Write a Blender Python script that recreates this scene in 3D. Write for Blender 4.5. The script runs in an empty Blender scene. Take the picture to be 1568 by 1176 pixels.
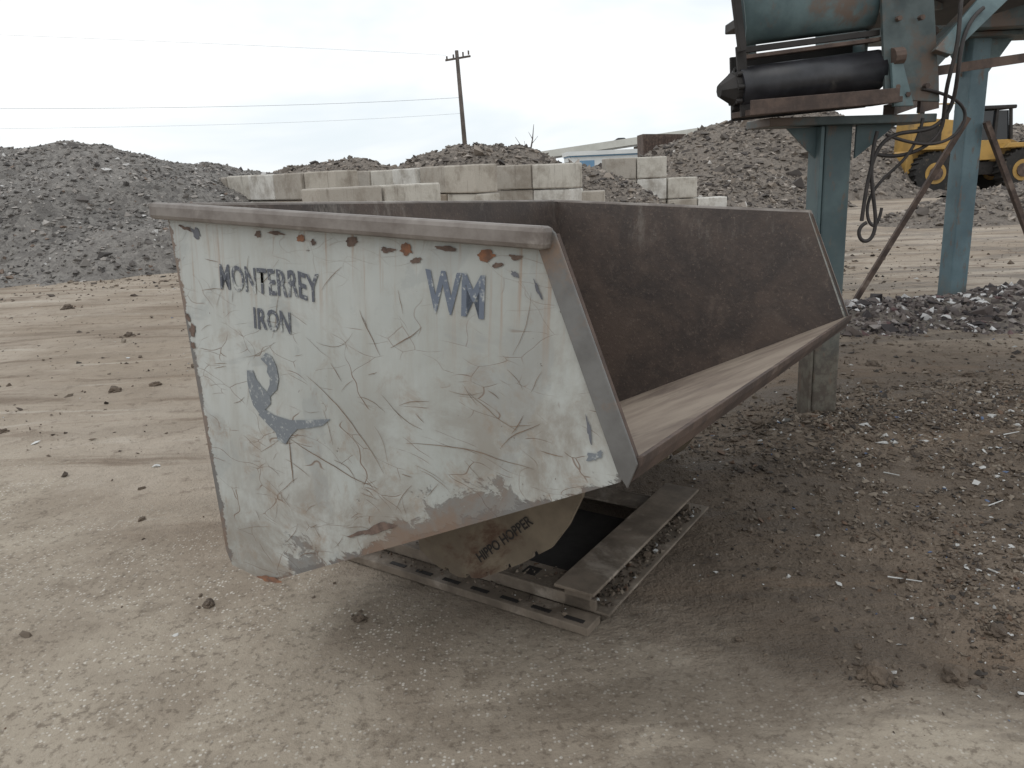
import bpy, bmesh, math, random
import numpy as np
from mathutils import Vector, Matrix, noise, Euler
random.seed(7); rng=np.random.default_rng(11)
scene=bpy.context.scene
col=scene.collection
# ------------------------------------------------------------------ materials
def newmat(name):
    m=bpy.data.materials.new(name); m.use_nodes=True
    nt=m.node_tree; b=nt.nodes['Principled BSDF']; return m,nt,b
def N(nt,t,**kw):
    n=nt.nodes.new(t)
    for k,v in kw.items(): setattr(n,k,v)
    return n
def setin(nt,sock,val):
    if isinstance(val,bpy.types.NodeSocket): nt.links.new(val,sock)
    else: sock.default_value=val
def srgb(r,g,b,k=1.0):
    f=lambda x:((x/255+.055)/1.055)**2.4 if x>10 else x/255/12.92
    return (min(.9,f(r)*k),min(.9,f(g)*k),min(.9,f(b)*k),1)
def noi(nt,vec,scale,detail=4,rough=.6,dist=0):
    n=N(nt,'ShaderNodeTexNoise'); n.inputs['Scale'].default_value=scale; n.inputs['Detail'].default_value=detail
    n.inputs['Roughness'].default_value=rough; n.inputs['Distortion'].default_value=dist
    nt.links.new(vec,n.inputs['Vector']); return n.outputs['Fac']
def rng_(nt,val,a,b,c=0,d=1,smooth=True):
    n=N(nt,'ShaderNodeMapRange'); n.interpolation_type='SMOOTHSTEP' if smooth else 'LINEAR'
    setin(nt,n.inputs['Value'],val)
    for k,v in zip(('From Min','From Max','To Min','To Max'),(a,b,c,d)): n.inputs[k].default_value=v
    return n.outputs['Result']
def mix(nt,f,a,b,bt='MIX'):
    n=N(nt,'ShaderNodeMix',data_type='RGBA',blend_type=bt)
    setin(nt,n.inputs[0],f); setin(nt,n.inputs[6],a); setin(nt,n.inputs[7],b); return n.outputs[2]
def ma(nt,op,a,b=0,c=0):
    n=N(nt,'ShaderNodeMath',operation=op); setin(nt,n.inputs[0],a); setin(nt,n.inputs[1],b); setin(nt,n.inputs[2],c); return n.outputs[0]
def vmul(nt,vec,s):
    n=N(nt,'ShaderNodeMapping'); n.inputs['Scale'].default_value=s; nt.links.new(vec,n.inputs['Vector']); return n.outputs[0]
def bump(nt,b,h,strength=.3,dist=.01):
    n=N(nt,'ShaderNodeBump'); n.inputs['Strength'].default_value=strength; n.inputs['Distance'].default_value=dist
    nt.links.new(h,n.inputs['Height']); nt.links.new(n.outputs[0],b.inputs['Normal'])
def vor(nt,vec,scale,feat='F1',out='Distance'):
    n=N(nt,'ShaderNodeTexVoronoi'); n.feature=feat; n.inputs['Scale'].default_value=scale
    nt.links.new(vec,n.inputs['Vector']); return n.outputs[out]
def objc(nt): return N(nt,'ShaderNodeTexCoord').outputs['Object']
def posn(nt): return N(nt,'ShaderNodeNewGeometry').outputs['Position']
def sep(nt,v):
    n=N(nt,'ShaderNodeSeparateXYZ'); nt.links.new(v,n.inputs[0]); return n.outputs

def simple(name,ca,cb,scale=8,rough=.7,metal=0,bs=.2,bd=.004,cc=None,thr=(.55,.7)):
    m,nt,b=newmat(name); o=objc(nt)
    f=noi(nt,o,scale,5,.65); c=mix(nt,rng_(nt,f,.35,.65),ca,cb)
    if cc is not None:
        c=mix(nt,rng_(nt,noi(nt,o,scale*.6,6,.7,.3),*thr),c,cc)
    nt.links.new(c,b.inputs['Base Color']); b.inputs['Roughness'].default_value=rough; b.inputs['Metallic'].default_value=metal
    if bs: bump(nt,b,noi(nt,o,scale*6,3,.6),bs,bd)
    return m

# white worn panel paint (object coords = u,v,w)
def white_panel():
    m,nt,b=newmat('worn_white_paint'); o=objc(nt); s=sep(nt,o)
    base=mix(nt,rng_(nt,noi(nt,o,1.3,5,.6),.35,.7),srgb(180,182,178),srgb(162,165,161))
    base=mix(nt,rng_(nt,noi(nt,vmul(nt,o,(6,6,.8)),2.2,6,.7),.42,.75,0,.5),base,srgb(151,146,136))
    d=ma(nt,'ADD',ma(nt,'SUBTRACT',s[2],ma(nt,'MULTIPLY',s[0],.5276)),.666)  # distance above floor line
    n1=noi(nt,o,3.2,7,.72,.4)
    g=ma(nt,'MULTIPLY',rng_(nt,d,0,.75,1,0),rng_(nt,n1,.36,.60))
    base=mix(nt,ma(nt,'MULTIPLY',g,.85),base,srgb(128,120,110))
    base=mix(nt,rng_(nt,noi(nt,o,2.6,8,.62,1.2),.54,.60,0,.35),base,srgb(142,145,144))
    base=mix(nt,ma(nt,'MULTIPLY',rng_(nt,noi(nt,o,8,7,.75,.6),.5,.68),rng_(nt,s[2],-.05,-.7,.2,.55)),base,srgb(136,117,99))
    dents=noi(nt,vmul(nt,o,(1,1,.8)),2.0,2,.5,.8)
    def scr(rot,scale,th,amp):
        mp=N(nt,'ShaderNodeMapping'); mp.inputs['Rotation'].default_value=(0,rot,0); mp.inputs['Scale'].default_value=(1,1,2.3)
        nt.links.new(o,mp.inputs['Vector'])
        nz=N(nt,'ShaderNodeTexNoise'); nz.inputs['Scale'].default_value=2.2; nz.inputs['Detail'].default_value=2
        nt.links.new(mp.outputs[0],nz.inputs['Vector'])
        va=N(nt,'ShaderNodeVectorMath',operation='MULTIPLY_ADD'); nt.links.new(nz.outputs['Color'],va.inputs[0]); va.inputs[1].default_value=(.5,.5,.5); nt.links.new(mp.outputs[0],va.inputs[2])
        e=vor(nt,va.outputs[0],scale,'DISTANCE_TO_EDGE')
        l=rng_(nt,e,0,th,1,0)
        return ma(nt,'MULTIPLY',ma(nt,'MULTIPLY',l,rng_(nt,noi(nt,o,4+scale,2,.5),.48,.58)),amp)
    sc=ma(nt,'MAXIMUM',scr(.5,2.6,.007,.8),ma(nt,'MAXIMUM',scr(-.9,4.3,.010,.75),scr(1.4,1.7,.005,.9)))
    low=rng_(nt,s[2],-.1,-.5,.35,1)
    sc=ma(nt,'MULTIPLY',sc,low)
    base=mix(nt,sc,base,srgb(108,84,66))
    n2=noi(nt,vmul(nt,o,(1,1,1.6)),9,8,.75,.5)
    edge=rng_(nt,ma(nt,'SUBTRACT',n2,ma(nt,'MULTIPLY',d,4.2)),.42,.47)
    edge=ma(nt,'MAXIMUM',edge,ma(nt,'MULTIPLY',rng_(nt,ma(nt,'ADD',ma(nt,'SUBTRACT',n2,ma(nt,'MULTIPLY',d,2.2)),ma(nt,'MULTIPLY',rng_(nt,noi(nt,o,1.9,2,.5),.45,.58),.30)),.57,.62),.8))
    d2=ma(nt,'ADD',ma(nt,'ADD',s[0],1.44),ma(nt,'MULTIPLY',s[2],.17)) # distance from rear edge
    edge2=rng_(nt,ma(nt,'SUBTRACT',n2,ma(nt,'MULTIPLY',d2,9)),.42,.48)
    ed=ma(nt,'MAXIMUM',edge,edge2)
    base=mix(nt,ma(nt,'MULTIPLY',ed,.85),base,mix(nt,rng_(nt,n1,.4,.6),srgb(92,88,86),srgb(110,88,73)))
    ch=rng_(nt,noi(nt,o,26,5,.7),.66,.70)
    ch=ma(nt,'MULTIPLY',ch,rng_(nt,noi(nt,o,2.5,2,.5),.40,.54))
    base=mix(nt,ch,base,srgb(92,82,76))
    rr=ma(nt,'MULTIPLY',rng_(nt,noi(nt,vmul(nt,o,(14,1,.7)),2.0,4,.6),.54,.68),rng_(nt,s[2],-.42,-.05,0,.65))
    base=mix(nt,rr,base,srgb(144,112,84))
    nt.links.new(base,b.inputs['Base Color']); b.inputs['Roughness'].default_value=.6
    h=ma(nt,'ADD',dents,ma(nt,'MULTIPLY',ma(nt,'ADD',sc,ed),-.05))
    bump(nt,b,h,.6,.035)
    return m
M_WHITE=white_panel()
def interior():
    m,nt,b=newmat('rusted_steel_interior'); o=objc(nt); s=sep(nt,o)
    c=mix(nt,rng_(nt,noi(nt,o,1.8,7,.7,.6),.36,.62),srgb(66,59,56),srgb(88,76,69))
    c=mix(nt,rng_(nt,noi(nt,o,7,6,.75,.5),.52,.68,0,.45),c,srgb(106,94,86))
    c=mix(nt,rng_(nt,noi(nt,o,11,5,.7),.56,.70,0,.5),c,srgb(54,48,47))
    c=mix(nt,rng_(nt,noi(nt,o,80,3,.7),.55,.75,0,.55),c,srgb(126,111,100))
    f=ma(nt,'MULTIPLY',rng_(nt,noi(nt,vmul(nt,o,(3,3,.9)),2,8,.8),.54,.68),rng_(nt,s[2],-.38,-.02,0,.6))
    c=mix(nt,f,c,srgb(136,129,121))
    nt.links.new(c,b.inputs['Base Color']); b.inputs['Roughness'].default_value=.55; b.inputs['Metallic'].default_value=.1
    bump(nt,b,noi(nt,o,40,5,.7),.45,.005); return m
M_INT=interior()
M_DUST=simple('dusty_floor_steel',srgb(143,130,116),srgb(120,106,94),3,.85,0,.3,.004,srgb(96,83,74),(.52,.70))
M_RIM=simple('rim_steel',srgb(132,125,119),srgb(102,93,87),5,.55,.2,.4,.003,srgb(154,147,140),(.53,.72))
M_GREYBAR=simple('front_bar_steel',srgb(112,111,109),srgb(92,90,88),5,.5,.1,.3,.003,srgb(120,102,88),(.50,.62))
M_BASE=simple('muddy_base_steel',srgb(126,114,101),srgb(98,88,77),6,.75,.0,.5,.004,srgb(150,140,128),(.52,.68))
M_ROCK=simple('rocker_plate_paint',srgb(130,118,101),srgb(106,95,81),4,.7,0,.3,.003,srgb(90,68,54),(.50,.62))
M_DARK=simple('dark_grimy_steel',srgb(50,46,44),srgb(34,32,30),6,.7,.1,.3,.004)
M_TEAL=simple('teal_machine_paint',srgb(98,117,119),srgb(76,94,97),4,.55,.0,.2,.002,srgb(104,90,80),(.52,.64))
M_TEALD=simple('dark_teal_paint',srgb(82,93,93),srgb(60,71,72),4,.6,.0,.2,.002,srgb(92,78,68),(.48,.62))
M_RUST=simple('rusty_steel',srgb(98,82,73),srgb(70,59,54),7,.8,.1,.4,.004,srgb(122,108,98),(.55,.7))
M_BLACK=simple('black_rubber',srgb(48,48,52),srgb(34,34,37),10,.38,0,.15,.002,srgb(84,80,76),(.6,.75))
M_HOSE=simple('hose_rubber',srgb(58,52,50),srgb(40,37,36),10,.6)
M_RUSTSPOT=simple('rust_spot',srgb(142,98,72),srgb(104,80,68),30,.85)
M_RUSTDK=simple('rust_spot_dark',srgb(108,90,80),srgb(84,70,64),30,.85)
M_INK=simple('chip_dark_metal',srgb(100,102,108),srgb(76,76,82),20,.6)
M_SCR=simple('scratch_brown',srgb(126,104,84),srgb(104,88,76),20,.8,0,0)
def stencil(name,ca,lo,hi,paint=srgb(174,176,172)):
    m,nt,b=newmat(name); o=objc(nt)
    f=ma(nt,'MAXIMUM',rng_(nt,noi(nt,o,11,6,.78,.3),lo,hi),rng_(nt,noi(nt,o,60,3,.7),.58,.68,0,.8))
    c=mix(nt,f,ca,paint); nt.links.new(c,b.inputs['Base Color']); b.inputs['Roughness'].default_value=.65; return m
M_TXT=stencil('stencil_ink_dark',srgb(84,87,95),.53,.63)
M_TXT2=stencil('stencil_ink_blue',srgb(98,106,119),.54,.66)
M_LOGO=stencil('logo_ink',srgb(112,117,122),.54,.66)
M_TXT3=stencil('rocker_ink',srgb(44,40,38),.6,.8,srgb(110,102,90))
def concrete():
    m,nt,b=newmat('block_concrete'); o=objc(nt)
    g=N(nt,'ShaderNodeNewGeometry').outputs['Random Per Island']
    r=N(nt,'ShaderNodeValToRGB'); r.color_ramp.interpolation='CONSTANT'
    es=r.color_ramp.elements; es[0].color=srgb(190,185,175); es[1].position=.35; es[1].color=srgb(176,169,158)
    for p,c in ((.55,srgb(204,201,194)),(.70,srgb(166,159,149)),(.84,srgb(136,124,110))):
        e=es.new(p); e.color=c
    nt.links.new(g,r.inputs[0])
    c=mix(nt,rng_(nt,noi(nt,o,1.6,7,.7),.43,.68,0,.7),r.outputs[0],srgb(128,118,106))
    c=mix(nt,rng_(nt,noi(nt,vmul(nt,o,(5,5,.6)),1.5,5,.7),.55,.72,0,.5),c,srgb(110,100,90))
    nt.links.new(c,b.inputs['Base Color']); b.inputs['Roughness'].default_value=.9
    bump(nt,b,noi(nt,o,9,5,.7),.5,.03); return m
M_CONC=concrete()
K=1.45
def chunks_mat(name,stops,k=K):
    m,nt,b=newmat(name); g=N(nt,'ShaderNodeNewGeometry').outputs['Random Per Island']
    r=N(nt,'ShaderNodeValToRGB'); r.color_ramp.interpolation='CONSTANT'; es=r.color_ramp.elements
    st=[(p,srgb(*c,k if max(c)<150 else 1)) for p,c in stops]
    es[0].color=st[0][1]; es[1].position=st[1][0]; es[1].color=st[1][1]
    for p,c in st[2:]:
        e=es.new(p); e.color=c
    nt.links.new(g,r.inputs[0]); nt.links.new(r.outputs[0],b.inputs['Base Color']); b.inputs['Roughness'].default_value=.8; return m
M_CH_PILE=chunks_mat('pile_fragments',[(0,(103,99,95)),(.3,(82,78,75)),(.55,(119,114,109)),(.72,(60,57,55)),(.85,(138,133,128)),(.94,(98,84,74)),(.97,(188,186,183))])
M_CH_PILEB=chunks_mat('pile_fragments_brown',[(0,(96,89,82)),(.3,(74,68,63)),(.55,(112,103,94)),(.75,(56,51,48)),(.9,(130,122,114)),(.985,(185,180,174))])
M_CH_GR=chunks_mat('ground_fragments',[(0,(94,82,70)),(.3,(74,64,55)),(.55,(107,95,82)),(.75,(120,109,96)),(.85,(54,48,43)),(.93,(96,76,61)),(.955,(176,175,172)),(.994,(84,98,124))],1.0)
M_CH_ST=chunks_mat('strip_fragments',[(0,(80,72,69)),(.3,(46,41,41)),(.55,(102,93,88)),(.75,(124,117,113)),(.86,(90,70,70)),(.91,(205,203,201))],1.3)
def pile_mat(name,a,b_,c_):
    m,nt,b=newmat(name); p=posn(nt)
    c=mix(nt,rng_(nt,noi(nt,p,.5,4,.6),.38,.62),a,b_)
    cells=N(nt,'ShaderNodeTexVoronoi'); cells.inputs['Scale'].default_value=9; nt.links.new(p,cells.inputs['Vector'])
    sp=sep(nt,cells.outputs['Color'])
    c=mix(nt,rng_(nt,sp[0],0,1,0,.75,False),c,c_)
    c=mix(nt,rng_(nt,noi(nt,p,14,4,.7),.45,.7,0,.55),c,srgb(66,62,59))
    nt.links.new(c,b.inputs['Base Color']); b.inputs['Roughness'].default_value=.9
    bump(nt,b,noi(nt,p,10,5,.75),.9,.08); return m
M_PILE=pile_mat('shredded_scrap_grey',srgb(106,102,98,K),srgb(84,81,78,K),srgb(126,122,117,K))
M_PILEB=pile_mat('shredded_scrap_brown',srgb(98,91,84,K),srgb(78,72,66,K),srgb(120,111,102,K))

def ground_mat():
    m,nt,b=newmat('yard_ground'); p=posn(nt); s=sep(nt,p); x,y=s[0],s[1]
    q=1.12
    n09=noi(nt,p,.9,5,.65)
    wob=ma(nt,'MULTIPLY',ma(nt,'SUBTRACT',n09,.5),2.4)
    line=ma(nt,'ADD',ma(nt,'ADD',y,ma(nt,'MULTIPLY',x,.6)),wob)   # <2.55 = paved
    paved=rng_(nt,line,2.2,3.0,1,0)
    big=noi(nt,p,.35,4,.6)
    fine=noi(nt,p,7,6,.72)
    light=mix(nt,rng_(nt,big,.35,.65),srgb(168,156,142,q),srgb(146,133,118,q))
    dark=mix(nt,rng_(nt,noi(nt,p,1.4,5,.65),.35,.65),srgb(117,104,91,q),srgb(93,82,71,q))
    dx=ma(nt,'MULTIPLY',ma(nt,'SUBTRACT',x,2.2),.29); dy=ma(nt,'MULTIPLY',ma(nt,'SUBTRACT',y,3.8),.26)
    rr=ma(nt,'SQRT',ma(nt,'ADD',ma(nt,'MULTIPLY',dx,dx),ma(nt,'MULTIPLY',dy,dy)))
    dm=rng_(nt,ma(nt,'ADD',rr,ma(nt,'MULTIPLY',ma(nt,'SUBTRACT',fine,.5),.6)),.65,1.1,1,0)
    dirt=mix(nt,dm,light,dark)
    mp=N(nt,'ShaderNodeMapping'); mp.inputs['Rotation'].default_value=(0,0,-.45); mp.inputs['Scale'].default_value=(.3,1.7,1); nt.links.new(p,mp.inputs['Vector'])
    tr=noi(nt,mp.outputs[0],1.5,6,.68,.6)
    dirt=mix(nt,rng_(nt,tr,.50,.66,0,.65),dirt,srgb(110,94,79,q))
    dirt=mix(nt,ma(nt,'MULTIPLY',rng_(nt,tr,.32,.44,.5,0),rng_(nt,dm,.1,.6,1,.1)),dirt,srgb(188,179,167,q))
    dirt=mix(nt,rng_(nt,fine,.52,.70,0,.55),dirt,srgb(97,84,72,q))
    pk=1.22
    pv=mix(nt,rng_(nt,noi(nt,p,.8,5,.65,.4),.35,.66),srgb(150,140,126,pk),srgb(122,111,98,pk))
    ag=N(nt,'ShaderNodeTexVoronoi'); ag.inputs['Scale'].default_value=75; nt.links.new(p,ag.inputs['Vector'])
    agc=sep(nt,ag.outputs['Color']); stone=ma(nt,'MULTIPLY',rng_(nt,ag.outputs['Distance'],.30,.45,1,0),rng_(nt,agc[0],.64,.76))
    vis=rng_(nt,noi(nt,p,2.2,5,.75),.38,.60,.10,.8)
    pv=mix(nt,ma(nt,'MULTIPLY',stone,vis),pv,srgb(206,200,190))
    pv=mix(nt,rng_(nt,noi(nt,p,34,4,.7),.50,.68,0,.6),pv,srgb(92,81,70))
    pv=mix(nt,rng_(nt,noi(nt,p,3.1,6,.7,.8),.53,.68,0,.45),pv,srgb(100,88,75))
    c=mix(nt,paved,dirt,pv)
    mp2=N(nt,'ShaderNodeMapping'); mp2.inputs['Rotation'].default_value=(0,0,.6); mp2.inputs['Scale'].default_value=(.8,2.4,1); nt.links.new(p,mp2.inputs['Vector'])
    wet=rng_(nt,noi(nt,mp2.outputs[0],.75,5,.62,.5),.47,.58)
    wet=ma(nt,'MULTIPLY',wet,rng_(nt,x,-1.2,.8,.25,1))
    c=mix(nt,ma(nt,'MULTIPLY',wet,.5),c,srgb(84,73,62))
    nt.links.new(c,b.inputs['Base Color'])
    nt.links.new(rng_(nt,wet,0,1,.95,.68),b.inputs['Roughness'])
    b.inputs['Specular IOR Level'].default_value=.3
    h=ma(nt,'ADD',fine,ma(nt,'MULTIPLY',noi(nt,p,60,3,.7),.25))
    h=ma(nt,'ADD',h,ma(nt,'MULTIPLY',stone,.06))
    bn=N(nt,'ShaderNodeBump'); bn.inputs['Distance'].default_value=.05; nt.links.new(rng_(nt,paved,0,1,1,.4),bn.inputs['Strength']); nt.links.new(h,bn.inputs['Height']); nt.links.new(bn.outputs[0],b.inputs['Normal'])
    return m
M_GROUND=ground_mat()
# ------------------------------------------------------------------ geometry helpers
def link(ob,parent=None):
    col.objects.link(ob)
    if parent: ob.parent=parent
    return ob
def mesh(name,vs,fs,mat,parent=None,bev=0,smooth=False,mw=None):
    me=bpy.data.meshes.new(name); me.from_pydata([tuple(v) for v in vs],[],[tuple(f) for f in fs]); me.update()
    bm=bmesh.new(); bm.from_mesh(me); bmesh.ops.recalc_face_normals(bm,faces=bm.faces); bm.to_mesh(me); bm.free()
    if mat: me.materials.append(mat)
    ob=bpy.data.objects.new(name,me); link(ob,parent)
    if mw is not None: ob.matrix_local=mw
    if bev:
        mo=ob.modifiers.new('b','BEVEL'); mo.width=bev; mo.segments=2; mo.limit_method='ANGLE'
    if smooth:
        for p in me.polygons: p.use_smooth=True
    return ob
def empty(name,mw=None):
    e=bpy.data.objects.new(name,None); col.objects.link(e); e.empty_display_size=.2
    if mw is not None: e.matrix_world=mw
    return e
BF=[(0,1,2,3),(4,7,6,5),(0,4,5,1),(1,5,6,2),(2,6,7,3),(3,7,4,0)]
def bv(x0,x1,y0,y1,z0,z1): return [(x0,y0,z0),(x1,y0,z0),(x1,y1,z0),(x0,y1,z0),(x0,y0,z1),(x1,y0,z1),(x1,y1,z1),(x0,y1,z1)]
def box(name,x0,x1,y0,y1,z0,z1,mat,parent=None,bev=0,mw=None): return mesh(name,bv(x0,x1,y0,y1,z0,z1),BF,mat,parent,bev,mw=mw)
def prism_uw(name,poly,v0,v1,mat,parent,bev=0):   # poly in (u,w) extruded on v
    n=len(poly); vs=[(p[0],v0,p[1]) for p in poly]+[(p[0],v1,p[1]) for p in poly]
    fs=[tuple(range(n)),tuple(range(2*n-1,n-1,-1))]+[(i,(i+1)%n,(i+1)%n+n,i+n) for i in range(n)]
    return mesh(name,vs,fs,mat,parent,bev)
def multi(name,boxes,mat,parent=None,bev=0):
    vs=[];fs=[]
    for b in boxes:
        o=len(vs); vs+=b; fs+=[tuple(i+o for i in f) for f in BF]
    return mesh(name,vs,fs,mat,parent,bev)
def beam(a,b,w,h,up=(0,0,1)):
    a=Vector(a);b=Vector(b);d=(b-a).normalized(); s=d.cross(Vector(up))
    if s.length<1e-3: s=d.cross(Vector((0,1,0)))
    s.normalize(); t=s.cross(d)
    r=[]
    for p in (a,b):
        r.append([p-s*w/2-t*h/2,p+s*w/2-t*h/2,p+s*w/2+t*h/2,p-s*w/2+t*h/2])
    return [tuple(v) for v in r[0]+r[1]]
def tube(a,b,ra,rb=None,n=16,caps=True):
    rb=ra if rb is None else rb
    a=Vector(a);b=Vector(b);d=(b-a).normalized(); s=d.cross(Vector((0,0,1)))
    if s.length<1e-3: s=Vector((1,0,0))
    s.normalize(); t=s.cross(d); vs=[];fs=[]
    for p,r in ((a,ra),(b,rb)):
        for i in range(n):
            an=2*math.pi*i/n; vs.append(tuple(p+s*math.cos(an)*r+t*math.sin(an)*r))
    for i in range(n): fs.append((i,(i+1)%n,(i+1)%n+n,i+n))
    if caps: fs+= [tuple(range(n)),tuple(range(2*n-1,n-1,-1))]
    return vs,fs
def merge(name,parts,mat,parent=None,bev=0,smooth=False):
    vs=[];fs=[]
    for v,f in parts:
        o=len(vs); vs+=list(v); fs+=[tuple(i+o for i in q) for q in f]
    ob=mesh(name,vs,fs,mat,parent,bev)
    if smooth:
        for p in ob.data.polygons: p.use_smooth=len(p.vertices)==4
    return ob
def curve(name,pts,r,mat,parent=None,kind='smooth'):
    cu=bpy.data.curves.new(name,'CURVE'); cu.dimensions='3D'; cu.bevel_depth=r; cu.bevel_resolution=2
    sp=cu.splines.new('NURBS' if kind=='smooth' else 'POLY'); sp.points.add(len(pts)-1)
    for i,p in enumerate(pts): sp.points[i].co=(*p,1)
    if kind=='smooth': sp.order_u=4; sp.use_endpoint_u=True
    cu.materials.append(mat); ob=bpy.data.objects.new(name,cu); return link(ob,parent)
def chunkmesh(name,P,S,mat,flat=.55,parent=None):
    n=len(P); base=np.array([[1,0,0],[-1,0,0],[0,1,0],[0,-1,0],[0,0,1],[0,0,-1],[.6,.6,.5],[-.6,-.6,.4]],float)
    tri=np.array([[0,2,6],[2,4,6],[4,0,6],[2,1,4],[1,3,7],[3,4,7],[4,1,7],[3,0,4],[2,0,5],[1,2,5],[3,1,5],[0,3,5]])
    V=base[None]+rng.normal(0,.24,(n,8,3)); V*=rng.uniform(.4,1.35,(n,1,3)); V[:,:,2]*=flat
    V*=S[:,None,None]
    a=rng.uniform(0,6.28,n); t=rng.normal(0,.5,n)
    ct,st=np.cos(t),np.sin(t); y=V[:,:,1]*ct[:,None]-V[:,:,2]*st[:,None]; z=V[:,:,1]*st[:,None]+V[:,:,2]*ct[:,None]; V[:,:,1]=y;V[:,:,2]=z
    ca,sa=np.cos(a),np.sin(a); x=V[:,:,0]*ca[:,None]-V[:,:,1]*sa[:,None]; y=V[:,:,0]*sa[:,None]+V[:,:,1]*ca[:,None]; V[:,:,0]=x;V[:,:,1]=y
    V+=P[:,None,:]; F=(tri[None]+8*np.arange(n)[:,None,None]).reshape(-1,3)
    me=bpy.data.meshes.new(name); me.from_pydata(V.reshape(-1,3).tolist(),[],F.tolist()); me.materials.append(mat)
    ob=bpy.data.objects.new(name,me); return link(ob,parent)
# ------------------------------------------------------------------ ground
HEAPS=((2.4,4.4,.55,.08),(2.9,3.5,.6,.06),(1.75,4.45,.28,.06),(1.9,2.75,.35,.05),(2.1,2.4,.3,.07),(1.7,2.42,.2,.03),(1.5,4.0,.4,.03),(3.3,4.6,.7,.07))
def gz(x,y):
    r=math.hypot(x,y)
    f=max(0,1-r/30)
    z=.04*(noise.fractal(Vector((x*.6,y*.6,3)),1,2,4))*f
    q=y*.9+x*.43
    z+=-.02*max(0,math.sin(q*2.1+noise.noise(Vector((x*.3,y*.3,0)))*2))**3*f*(1 if x<0 else .5)
    if y+.6*x>2.6 and r<14: z+=.012*noise.fractal(Vector((x*4,y*4,9)),.8,2,4)
    for (cx,cy,sr,h) in HEAPS:
        d2=((x-cx)**2+(y-cy)**2)/(sr*sr)
        if d2<9: z+=h*math.exp(-d2)
    u=(x-.23)*.8317-(y-2.4)*.5552; v=(x-.23)*.5552+(y-2.4)*.8317
    du=max(-1.6-u,u-.05,0); dv=max(-.08-v,v-1.28,0); k=min(1,math.hypot(du,dv)/.35)
    return z*k - .004
def axis(a,b,n,c):
    t=np.linspace(-1,1,n); s=np.sinh(t*5.4)/math.sinh(5.4)
    return np.where(s<0,c+s*(c-a),c+s*(b-c))
xs=axis(-500,500,380,.6); ys=axis(-40,900,400,3.4)
vs=[(x,y,gz(x,y) if math.hypot(x,y)<32 else -.004) for y in ys for x in xs]
nx=len(xs); fs=[(j*nx+i,j*nx+i+1,(j+1)*nx+i+1,(j+1)*nx+i) for j in range(len(ys)-1) for i in range(nx-1)]
gme=bpy.data.meshes.new('ground'); gme.from_pydata(vs,[],fs); gme.materials.append(M_GROUND)
for p in gme.polygons: p.use_smooth=True
link(bpy.data.objects.new('ground',gme))
# ------------------------------------------------------------------ piles
def pile(name,ridge,slope,mat,chmat,res,n,csize,amp=.12,bump_top=.25):
    R=[]
    for (a,b) in zip(ridge[:-1],ridge[1:]):
        k=max(1,int(math.dist(a[:2],b[:2])/.5))
        for i in range(k): R.append([a[j]+(b[j]-a[j])*i/k for j in range(3)])
    R.append(list(ridge[-1])); R=np.array(R)
    for r in R: r[2]+=bump_top*noise.noise(Vector((r[0]*.7,r[1]*.7,5)))
    hm=R[:,2].max()/slope+1
    X=np.arange(R[:,0].min()-hm,R[:,0].max()+hm,res); Yy=np.arange(R[:,1].min()-hm,R[:,1].max()+hm,res)
    def H(x,y):
        d=np.hypot(R[:,0]-x,R[:,1]-y); w=slope*(1+.25*noise.noise(Vector((x*.5,y*.5,1))))
        h=(R[:,2]-w*np.sqrt(d*d+.15)+w*.38).max()
        return h+amp*noise.fractal(Vector((x*1.3,y*1.3,2)),.8,2,5)
    hs=np.array([[H(x,y) for x in X] for y in Yy])
    vs=[(X[i],Yy[j],max(hs[j,i],-.35)) for j in range(len(Yy)) for i in range(len(X))]; nx=len(X)
    fs=[]
    for j in range(len(Yy)-1):
        for i in range(nx-1):
            if max(hs[j,i],hs[j+1,i],hs[j,i+1],hs[j+1,i+1])>-.1: fs.append((j*nx+i,j*nx+i+1,(j+1)*nx+i+1,(j+1)*nx+i))
    me=bpy.data.meshes.new(name); me.from_pydata(vs,[],fs); me.materials.append(mat)
    for p in me.polygons: p.use_smooth=True
    ob=link(bpy.data.objects.new(name,me))
    jj,ii=np.nonzero(hs>-.02)
    if n and len(jj):
        k=rng.integers(0,len(jj),n); fx=rng.uniform(0,1,n); fy=rng.uniform(0,1,n)
        j=np.minimum(jj[k],len(Yy)-2); i=np.minimum(ii[k],nx-2)
        h=(hs[j,i]*(1-fx)*(1-fy)+hs[j,i+1]*fx*(1-fy)+hs[j+1,i]*(1-fx)*fy+hs[j+1,i+1]*fx*fy)
        P=np.stack([X[i]+fx*res,Yy[j]+fy*res,h],1); S=csize*rng.lognormal(0,.45,n)
        chunkmesh('fragments',P,S,chmat,.7,ob)
    return ob
pile('scrap_pile',[(-22,17,3.2),(-15,18.2,2.9),(-12,19,2.75),(-9.9,19.6,2.6),(-8.6,21,2.2),(-8.2,23,2.1),(-7.5,26,2.0)],.5,M_PILE,M_CH_PILE,.22,42000,.034,.16,.3)
pile('scrap_pile',[(-8,28,2.0),(-5.7,26.5,2.25),(-4.9,26.5,2.3),(-4.0,26.5,2.0),(-3.3,26.5,1.75),(-2.5,26.5,2.25),(-1.5,26.5,2.5),(-.2,26.5,2.45),(1.1,26.5,2.15),(2.2,26.5,1.85),(3.5,28,1.6)],.55,M_PILEB,M_CH_PILEB,.25,10000,.055)
pile('scrap_pile',[(6.7,38.5,1.9),(8.0,38,2.7),(9.2,38,3.2),(10.7,38,3.5),(12.6,38,3.7),(14.6,38,3.9),(17.4,39,3.1),(20.2,40,3.0),(24,41,2.8),(30,42,3)],.6,M_PILEB,M_CH_PILEB,.35,16000,.07)
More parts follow.
